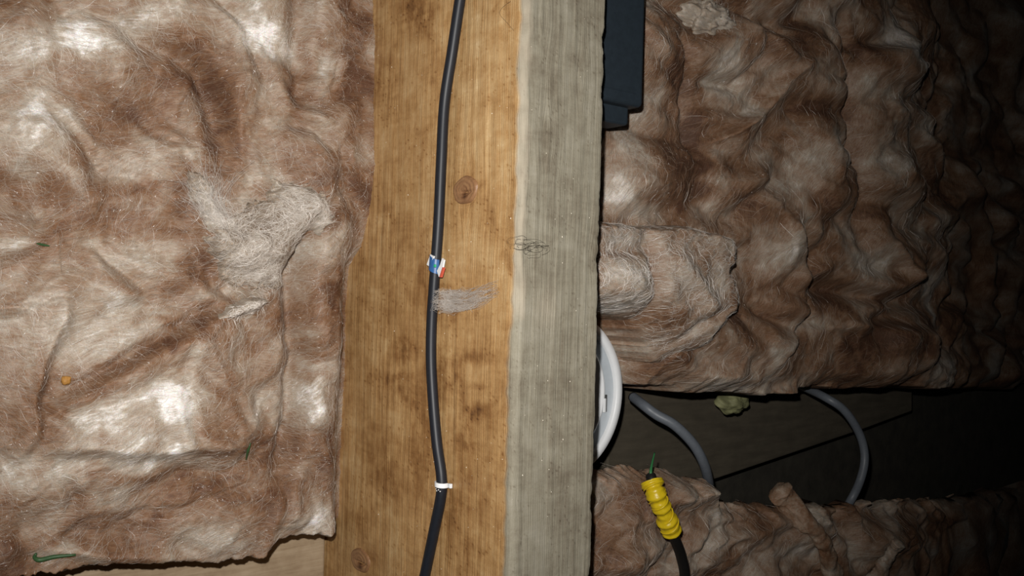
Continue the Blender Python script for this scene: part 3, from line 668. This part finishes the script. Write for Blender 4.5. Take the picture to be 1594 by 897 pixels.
# ------------------------------------------------------------------ cross timber seen at the lower left, boards in the gap
def bar_timber(name, label, lo, hi, mat, cat, seed, rotz=0, bev=.0015):
    n1, n2 = 60, 24
    o = rbox(name, (lo[0], lo[1], lo[2]), (hi[0], hi[1], hi[2]), bev, mat, None, 3)
    tag(o, label, cat)
    return o
p = on_z(np.array([450.]), np.array([820.]), -.158)[0]
bar_timber('cross_timber', 'pale cross timber showing under the lower end of the left batt', (-.42, p[1]-.075, -.2149), (-.0008, p[1]-.004, -.163), M_nog, 'timber', 1)
# the gap on the right: a plank with a slanting edge, over boarding coloured darker for the gap's shade
def plank(name, label, quad, z0, z1, mat, cat):
    Q = [on_z(np.array([float(a)]), np.array([float(b)]), z1)[0] for a, b in quad]
    import bmesh
    bm = bmesh.new(); top = [bm.verts.new((q[0], q[1], z1)) for q in Q]; bot = [bm.verts.new((q[0], q[1], z0)) for q in Q]
    nq = len(Q); bm.faces.new(top); bm.faces.new(bot[::-1])
    for k in range(nq): bm.faces.new((top[k], bot[k], bot[(k+1) % nq], top[(k+1) % nq]))
    bmesh.ops.recalc_face_normals(bm, faces=bm.faces[:])
    bmesh.ops.bevel(bm, geom=list(bm.edges), offset=.0012, segments=2, profile=.5, affect='EDGES')
    me = bpy.data.meshes.new(name); bm.to_mesh(me); bm.free(); me.materials.append(mat)
    o = bpy.data.objects.new(name, me); scene.collection.objects.link(o); return tag(o, label, cat)
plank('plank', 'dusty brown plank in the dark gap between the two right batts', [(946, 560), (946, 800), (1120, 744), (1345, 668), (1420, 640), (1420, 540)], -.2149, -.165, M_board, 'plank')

# ------------------------------------------------------------------ black cable down the orange face
CR = .00245
cp = [(800, -520), (762, -280), (734, -90), (722, -30), (716, 0), (704, 80), (692, 160), (687, 250), (683, 340), (679, 400), (676, 440), (672, 500), (671, 560), (674, 620), (680, 690), (687, 740), (686.5, 772), (676, 825), (661, 897), (640, 990), (612, 1130), (596, 1320), (600, 1560)]
Cc = on_x(np.array([c[0] for c in cp], float), np.array([c[1] for c in cp], float), -CR-.0006)
cab = tube('electrical_cable', spline(Cc, 260), CR, M_cable, None, 20)
tag(cab, 'round black cable clipped along the orange face of the timber', 'cable')

def cable_frame(v):                        # point and axis of the cable at a photo row
    S = spline(Cc, 1200); uu2, vv2 = proj(S); i = int(np.argmin(abs(vv2-v)))
    T = S[i+4]-S[i-4]; T /= np.linalg.norm(T); return S[i], T
def arch(name, v, rad, half, thick, mat, parent, a0=-110, a1=110, tilt=0.0, du=0., seg=20):
    """a strap bent over the cable; angles measured from the outward normal (-X)"""
    P0, T = cable_frame(v); nrm = np.array([-1., 0, 0]); nrm -= (nrm@T)*T; nrm /= np.linalg.norm(nrm); B = np.cross(T, nrm)
    A = np.radians(np.linspace(a0, a1, seg)); V = []
    for a in A:
        dr = nrm*math.cos(a)+B*math.sin(a); off = T*(tilt*math.sin(a)+du)
        for (rq, tq) in ((rad, -half), (rad+thick, -half), (rad+thick, half), (rad, half)):
            V.append(P0+dr*rq+T*tq+off)
    V = np.array(V); Fc = [list(map(int, f)) for f in gridfaces(seg, 4, True)]+[[0, 1, 2, 3], [(seg-1)*4+k for k in (3, 2, 1, 0)]]
    o = mesh_obj(name, V, Fc, mat, parent, smooth=False)
    return o
P0, T = cable_frame(754)
clip = thing('cable_clip', 'thin white strap pinning the black cable near the lower end', 'clip', (0, P0[1], P0[2]), 'fixings on the black cable')
arch('strap', 754, CR+.0001, .0010, .0007, M_white, clip, -112, 112, -.0004)
for sgn in (-1, 1):
    rbox('foot', (-.0014, P0[1]-.0010-sgn*.0004, P0[2]+sgn*(CR+.0008)-.0009), (-.0001, P0[1]+.0010-sgn*.0004, P0[2]+sgn*(CR+.0008)+.0009), .0002, M_white, clip)
for k in range(4):                         # crumbs of white plastic under the strap
    th = (-.6, -.1, .35, .7)[k]; c = P0+np.array([-math.cos(th)*CR, -.0021-.0006*(k % 2), math.sin(th)*CR])
    rbox('crumb', c-.00022, c+.00022, .00008, M_white, clip)
P0, T = cable_frame(411)
clip2 = thing('cable_clip', 'blue and white printed strap with torn ends around the middle of the black cable', 'clip', (0, P0[1], P0[2]), 'fixings on the black cable')
s_ = arch('strap', 411, CR+.00012, .0032, .00045, M_blue, clip2, -88, 40, -.0012)
s_['label'] = 'blue printed middle of the strap'
def flap(name, pts, x0, x1, mat):          # a small thick flap standing off the timber
    A = on_x(np.array([p[0] for p in pts], float), np.array([p[1] for p in pts], float), x0)
    B = A.copy(); B[:, 0] = x1; n = len(A)
    return mesh_obj(name, np.vstack([A, B]), [list(range(n)), list(range(2*n-1, n-1, -1))]+[[k, n+k, n+(k+1) % n, (k+1) % n] for k in range(n)], mat, clip2, smooth=False)
flap('torn_end', [(670, 396), (675, 399), (669.5, 416), (664, 412)], -.0058, -.0050, M_white)
flap('torn_end', [(688, 402), (691, 405), (689, 416), (683, 431), (680, 422), (685, 412)], -.0050, -.0042, M_white)
flap('printed_edge', [(688.5, 416), (690, 417), (685.5, 432), (683.5, 431.5)], -.0052, -.0040, M_red)
q = on_x(np.array([677.]), np.array([414.]), -2*CR-.0008)[0]
rbox('printed_dot', q-np.array([.0004, .0007, .0007]), q+np.array([.0004, .0007, .0007]), .0003, M_dot, clip2)

# ------------------------------------------------------------------ wisps caught on the timber
def wisp(name, label, strands, mat, cat, rad=.00007, seg=3):
    allV = []; allF = []; n0 = 0
    for S in strands:
        V, Fc = tube_geo(S, rad, seg, False); allV.append(V); allF += [[a+n0 for a in f] for f in Fc]; n0 += len(V)
    V = np.vstack(allV); o = mesh_obj(name, V, allF, mat, None, {'tint': .3+.7*rng.random(len(V))}); return tag(o, label, cat)
st = []
for k in range(210):
    b = rng.uniform(-1, 1)*.85; top = 446+rng.normal()*3; 
    us = np.linspace(673+rng.random()*30, 700+rng.random()*78, 7)
    mid = 465+19*b+4*np.sin((us-673)/26+.5)-np.clip((us-735)/40, 0, 1)*10*(1+b*.6)
    vv_ = mid+rng.normal(size=7)*2.8
    x = -.0006-.0012*rng.random()-np.exp(-((us-676)/9)**2)*(2*CR+.0004+.0010*rng.random())
    st.append(spline(on_x(us, vv_, 0.)*0+np.stack([on_x(np.array([a]), np.array([b_]), xx)[0] for a, b_, xx in zip(us, vv_, x)]), 14))
for k in range(60):                       # the fluffier root on the cable
    us = 678+rng.random()*26+np.cumsum(rng.normal(size=6)*3.0); vv_ = 472+rng.normal()*7+np.cumsum(rng.normal(size=6)*2.0)
    x = -.001-np.exp(-((us-676)/10)**2)*(2*CR+.0008)-.0015*rng.random()
    st.append(spline(np.stack([on_x(np.array([a]), np.array([b_]), xx)[0] for a, b_, xx in zip(us, vv_, x)]), 14))
wisp('fibre_wisp', 'thin translucent wisp of pale fibres caught on the black cable, trailing right', st, M_fib_g, 'fibres', .000038)
st = []
for k in range(16):
    c0 = (806+rng.random()*40, 385+rng.normal()*5); ph = rng.random()*6; rad = 3+rng.random()*11
    a = np.linspace(0, 3.5+rng.random()*2, 9)
    us = c0[0]+rad*np.cos(a+ph)*1.5+np.cumsum(rng.normal(size=9)*1.2); vv_ = c0[1]+rad*.6*np.sin(a+ph)+np.cumsum(rng.normal(size=9)*1.2)
    st.append(spline(on_z(us, vv_, .0006+.0006*rng.random()), 22))
wisp('hair_tangle', 'small tangle of dark hairs on the grey timber top', st, M_hair, 'hair', .00005)
st = [spline(on_x(np.array([795., 782, 778, 790, 800]), np.array([2., 12, 22, 36, 48]), -.0008), 20)]
wisp('hair', 'single dark hair on the orange face near the top of the timber', st, M_hair, 'hair', .00006)
def sprout(name, label, u0, v0, ang, spread, n, ln, fld, mat, seed):
    rg = np.random.default_rng(seed); st = []
    for k in range(n):
        a = ang+spread*rg.normal(); l = ln*(.5+.8*rg.random()); b = (u0+rg.normal()*9, v0+rg.normal()*9)
        tt = np.linspace(0, 1, 5); aa = a+.35*rg.normal()*tt
        us = b[0]+l*tt*np.cos(aa); vs_ = b[1]+l*tt*np.sin(aa)
        P_ = on_z(us, vs_, fld.zb); P_[:, 2] = fld.at(P_[:, 0], P_[:, 1])+.003+.006*np.sin(tt*2.2)*rg.random()
        st.append(spline(P_, 9))
    return wisp(name, label, st, mat, 'fibres', .00005)
sprout('fibre_wisp', 'spray of silvery fibres standing up left of the grey wool clump', 335, 345, -1.95, .24, 110, 85, L, M_fib_g, 5)
sprout('fibre_wisp', 'short pointed fibres at the lower left of the grey wool clump', 352, 392, 3.3, .3, 60, 26, L, M_fib_g, 6)

# ------------------------------------------------------------------ white disc
def lathe(name, prof, c, mat, parent, n=96, tilt=None):
    prof = np.array(prof); A = np.linspace(0, 2*math.pi, n, endpoint=False)
    V = np.stack([prof[:, 0][:, None]*np.cos(A), prof[:, 0][:, None]*np.sin(A), np.broadcast_to(prof[:, 1][:, None], (len(prof), n))], -1).reshape(-1, 3)
    if tilt is not None: V = V@np.array(tilt).T
    return mesh_obj(name, V+c, gridfaces(len(prof), n, True), mat, parent)
DZ = -.083
R_ = .0474
e = on_z(np.array([971.]), np.array([607.]), DZ)[0]
DC = np.array([max(e[0]-R_, .0468+R_), on_z(np.array([900.]), np.array([616.]), DZ)[0][1], DZ])
disc = thing('plastic_cover', 'round white plastic cover with a stepped rim, half hidden behind the grey timber top', 'cover', DC-np.array([0, 0, .010]))
lathe('rim', [(R_-.004, -.010), (R_-.0006, -.009), (R_, -.004), (R_-.0004, -.0012), (R_-.0012, 0), (R_-.0046, -.0002), (R_-.0054, -.0012), (R_-.0057, -.004), (R_-.004, -.010)], DC, M_white, disc)
lathe('step', [(R_-.0055, -.0028), (R_-.0064, -.0040), (R_-.0112, -.0050), (R_-.0120, -.0050), (R_-.0120, -.008)], DC, M_whiteg, disc)
plate_o = lathe('plate', [(R_-.0112, -.008), (R_-.0112, -.0042), (R_-.0118, -.0034), (R_-.0130, -.0033), (R_-.0137, -.0041), (.02, -.0041), (.0001, -.0041)], DC, M_white, disc)
q = on_z(np.array([943.]), np.array([628.]), DZ-.0041)[0]
rbox('slot', q-np.array([.0008, .0050, .0004]), q+np.array([.0008, .0050, .0003]), .0002, M_slot, plate_o)
rbox('catch', q-np.array([.0024, .0052, .0003]), q+np.array([-.0007, .0030, .0012]), .0004, M_white, plate_o)

# ------------------------------------------------------------------ black box on the right face of the timber
BZ = -.030
a = on_z(np.array([1002.]), np.array([168.]), BZ)[0]; b = on_z(np.array([978.]), np.array([196.]), BZ-.007)[0]
bx = thing('plastic_box', 'flat blue-black plastic box with a smaller end piece, at the top against the grey timber', 'box', (.08, .12, -.06))
rbox('box_body', (.0472, a[1], BZ-.024), (a[0], a[1]+.16, BZ), .0025, M_slate, bx, 4)
rbox('end_piece', (.0475, b[1], BZ-.022), (b[0], a[1]+.004, BZ-.0065), .0018, M_slate, bx, 3)
rbox('lid_seam', (.0478, a[1]+.006, BZ-.0002), (a[0]-.006, a[1]+.0066, BZ+.0004), .0001, M_slate, bx, 1)

# ------------------------------------------------------------------ cables in the gap
def px_path(pts):                          # (u, v, z)
    return np.array([on_z(np.array([float(p[0])]), np.array([float(p[1])]), p[2])[0] for p in pts])
g1 = tube('electrical_cable', spline(px_path([(985, 618, -.120), (1003, 632, -.105), (1022, 646, -.098), (1050, 662, -.090), (1078, 690, -.085), (1094, 718, -.085), (1102, 745, -.092), (1106, 775, -.11)]), 60), .0032, M_greyc, None, 18)
tag(g1, 'short bent grey cable between the white cover and the plank gap', 'cable', 'grey cables in the gap')
g2 = tube('electrical_cable', spline(px_path([(1245, 600, -.13), (1285, 619, -.098), (1315, 640, -.088), (1338, 676, -.085), (1346, 712, -.083), (1339, 748, -.083), (1322, 783, -.086), (1300, 815, -.11)]), 70), .0031, M_greyc, None, 18)
tag(g2, 'long curved grey cable arching across the right end of the gap', 'cable', 'grey cables in the gap')

yc = thing('taped_cable', 'black cable end bound in yellow tape with a green wire, on the lower right batt', 'cable', px_path([(1035, 800, -.075)])[0])
zt = -.050
C = spline(px_path([(1014, 748, zt-.004), (1022, 772, zt), (1034, 800, zt), (1046, 828, zt-.002)]), 70)
tq = np.linspace(0, 1, 70); Rt = .0053+.00055*np.sin(tq*26)+.0004*np.sin(tq*57+1)+.0009*np.exp(-((tq-.08)/.07)**2)+.0006*np.exp(-((tq-.9)/.06)**2)-.0009*np.exp(-((tq-.62)/.1)**2)
Rt[0] *= .6; Rt[-1] *= .75
V, Fc = tube_geo(C, Rt, 28)
V = V+ .00028*np.stack([perlin(V[:, 0]*500+k*9, V[:, 1]*400+V[:, 2]*300, 600+k) for k in range(3)], -1)
tape_o = mesh_obj('yellow_tape', V, Fc, M_yellow, yc)
for k in range(5):                         # laps of the tape, spiralled
    t0 = (.06, .20, .42, .60, .80)[k]; i0 = int(t0*69); i1 = min(69, i0+(9, 16, 7, 14, 8)[k])
    P_ = C[i0:i1+1]; rad = Rt[i0:i1+1].mean()+.0002
    T = P_[-1]-P_[0]; T /= np.linalg.norm(T); Nn = np.array([0, 0, 1.])-T[2]*T; Nn /= np.linalg.norm(Nn); Bn = np.cross(T, Nn)
    A = np.linspace(-2.2, 2.2, 26); ctr = P_[0][None]+(A[:, None]+2.2)/4.4*(P_[-1]-P_[0])[None]
    S = ctr+rad*(np.cos(A)[:, None]*Nn+np.sin(A)[:, None]*Bn)
    tube('tape_lap', S, .00042, M_yellow, tape_o, 6)
tube('cable_sheath', spline(px_path([(1042, 818, zt-.002), (1050, 838, zt-.003), (1060, 865, zt-.006), (1066, 900, zt-.010), (1062, 960, zt-.02), (1050, 1040, zt-.05)]), 50), .0031, M_cable2, yc, 16)
tube('cable_core', spline(px_path([(1020, 760, zt-.002), (1015, 748, zt-.003), (1013, 741, zt-.005)]), 12), .0030, M_cable2, yc, 12)
tube('green_wire', spline(px_path([(1014, 744, zt-.004), (1013, 735, zt-.004), (1015, 722, zt-.006), (1019, 705, zt-.010)]), 20), np.linspace(.0011, .0004, 20), M_green, yc, 8)

# foam crumb under the edge of the upper right batt
def lump(name, label, u, v, z, s, mat, cat, seed, n=28):
    th = np.linspace(.02, math.pi-.02, n); ph = np.linspace(0, 2*math.pi, n*2, endpoint=False); TT, PP = np.meshgrid(th, ph, indexing='ij')
    D = np.stack([np.sin(TT)*np.cos(PP), np.sin(TT)*np.sin(PP), np.cos(TT)], -1)
    r_ = 1+.28*perlin(D[..., 0]*1.6+seed, D[..., 1]*1.6+D[..., 2], seed)+.12*perlin(D[..., 0]*4, D[..., 1]*4+D[..., 2]*3, seed+1)
    c = on_z(np.array([float(u)]), np.array([float(v)]), z)[0]
    V = (D*r_[..., None]*np.array(s)).reshape(-1, 3)+c
    return tag(mesh_obj(name, V, gridfaces(n, 2*n, True)[:, ::-1], mat), label, cat)
lump('foam_lump', 'yellowish foam lump under the torn edge of the upper right batt', 1140, 626, -.130, (.015, .0085, .008), M_foam, 'foam', 701)
lump('wood_crumb', 'tiny orange crumb on the left batt above the pale patch', 103, 592, float(L.at(*[np.array([k]) for k in on_z(np.array([103.]), np.array([592.]), -.12)[0][:2]])[0])+.0008, (.0022, .0020, .0016), M_crumb, 'crumb', 702, 10)

# green blades lying on the left batt
def blade(name, label, pts, wid, lift=.0012):
    us = np.array([p[0] for p in pts], float); vs_ = np.array([p[1] for p in pts], float)
    P_ = on_z(us, vs_, L.zb); 
    for _ in range(6):
        zz_ = L.at(P_[:, 0], P_[:, 1])+lift
        P_ = np.stack([on_z(np.array([a]), np.array([b]), c)[0] for a, b, c in zip(us, vs_, zz_)])
    S = spline(P_, 20); r_ = wid*(.35+.65*np.sin(np.linspace(.15, 3.0, 20)))
    V, Fc = tube_geo(S, r_, 8)
    tag(mesh_obj(name, V, Fc, M_grass), label, 'grass')
blade('grass_blade', 'bent green blade on the bottom left corner of the left batt', [(56, 862), (54, 868), (62, 872), (85, 867), (118, 864)], .0010)
blade('grass_blade', 'short green blade on the left batt near the left edge', [(57, 379), (66, 381), (77, 383)], .0005)
blade('grass_blade', 'faint green blade on the brown part of the left batt beneath the pale patches', [(390, 690), (386, 702), (383, 716)], .0006)
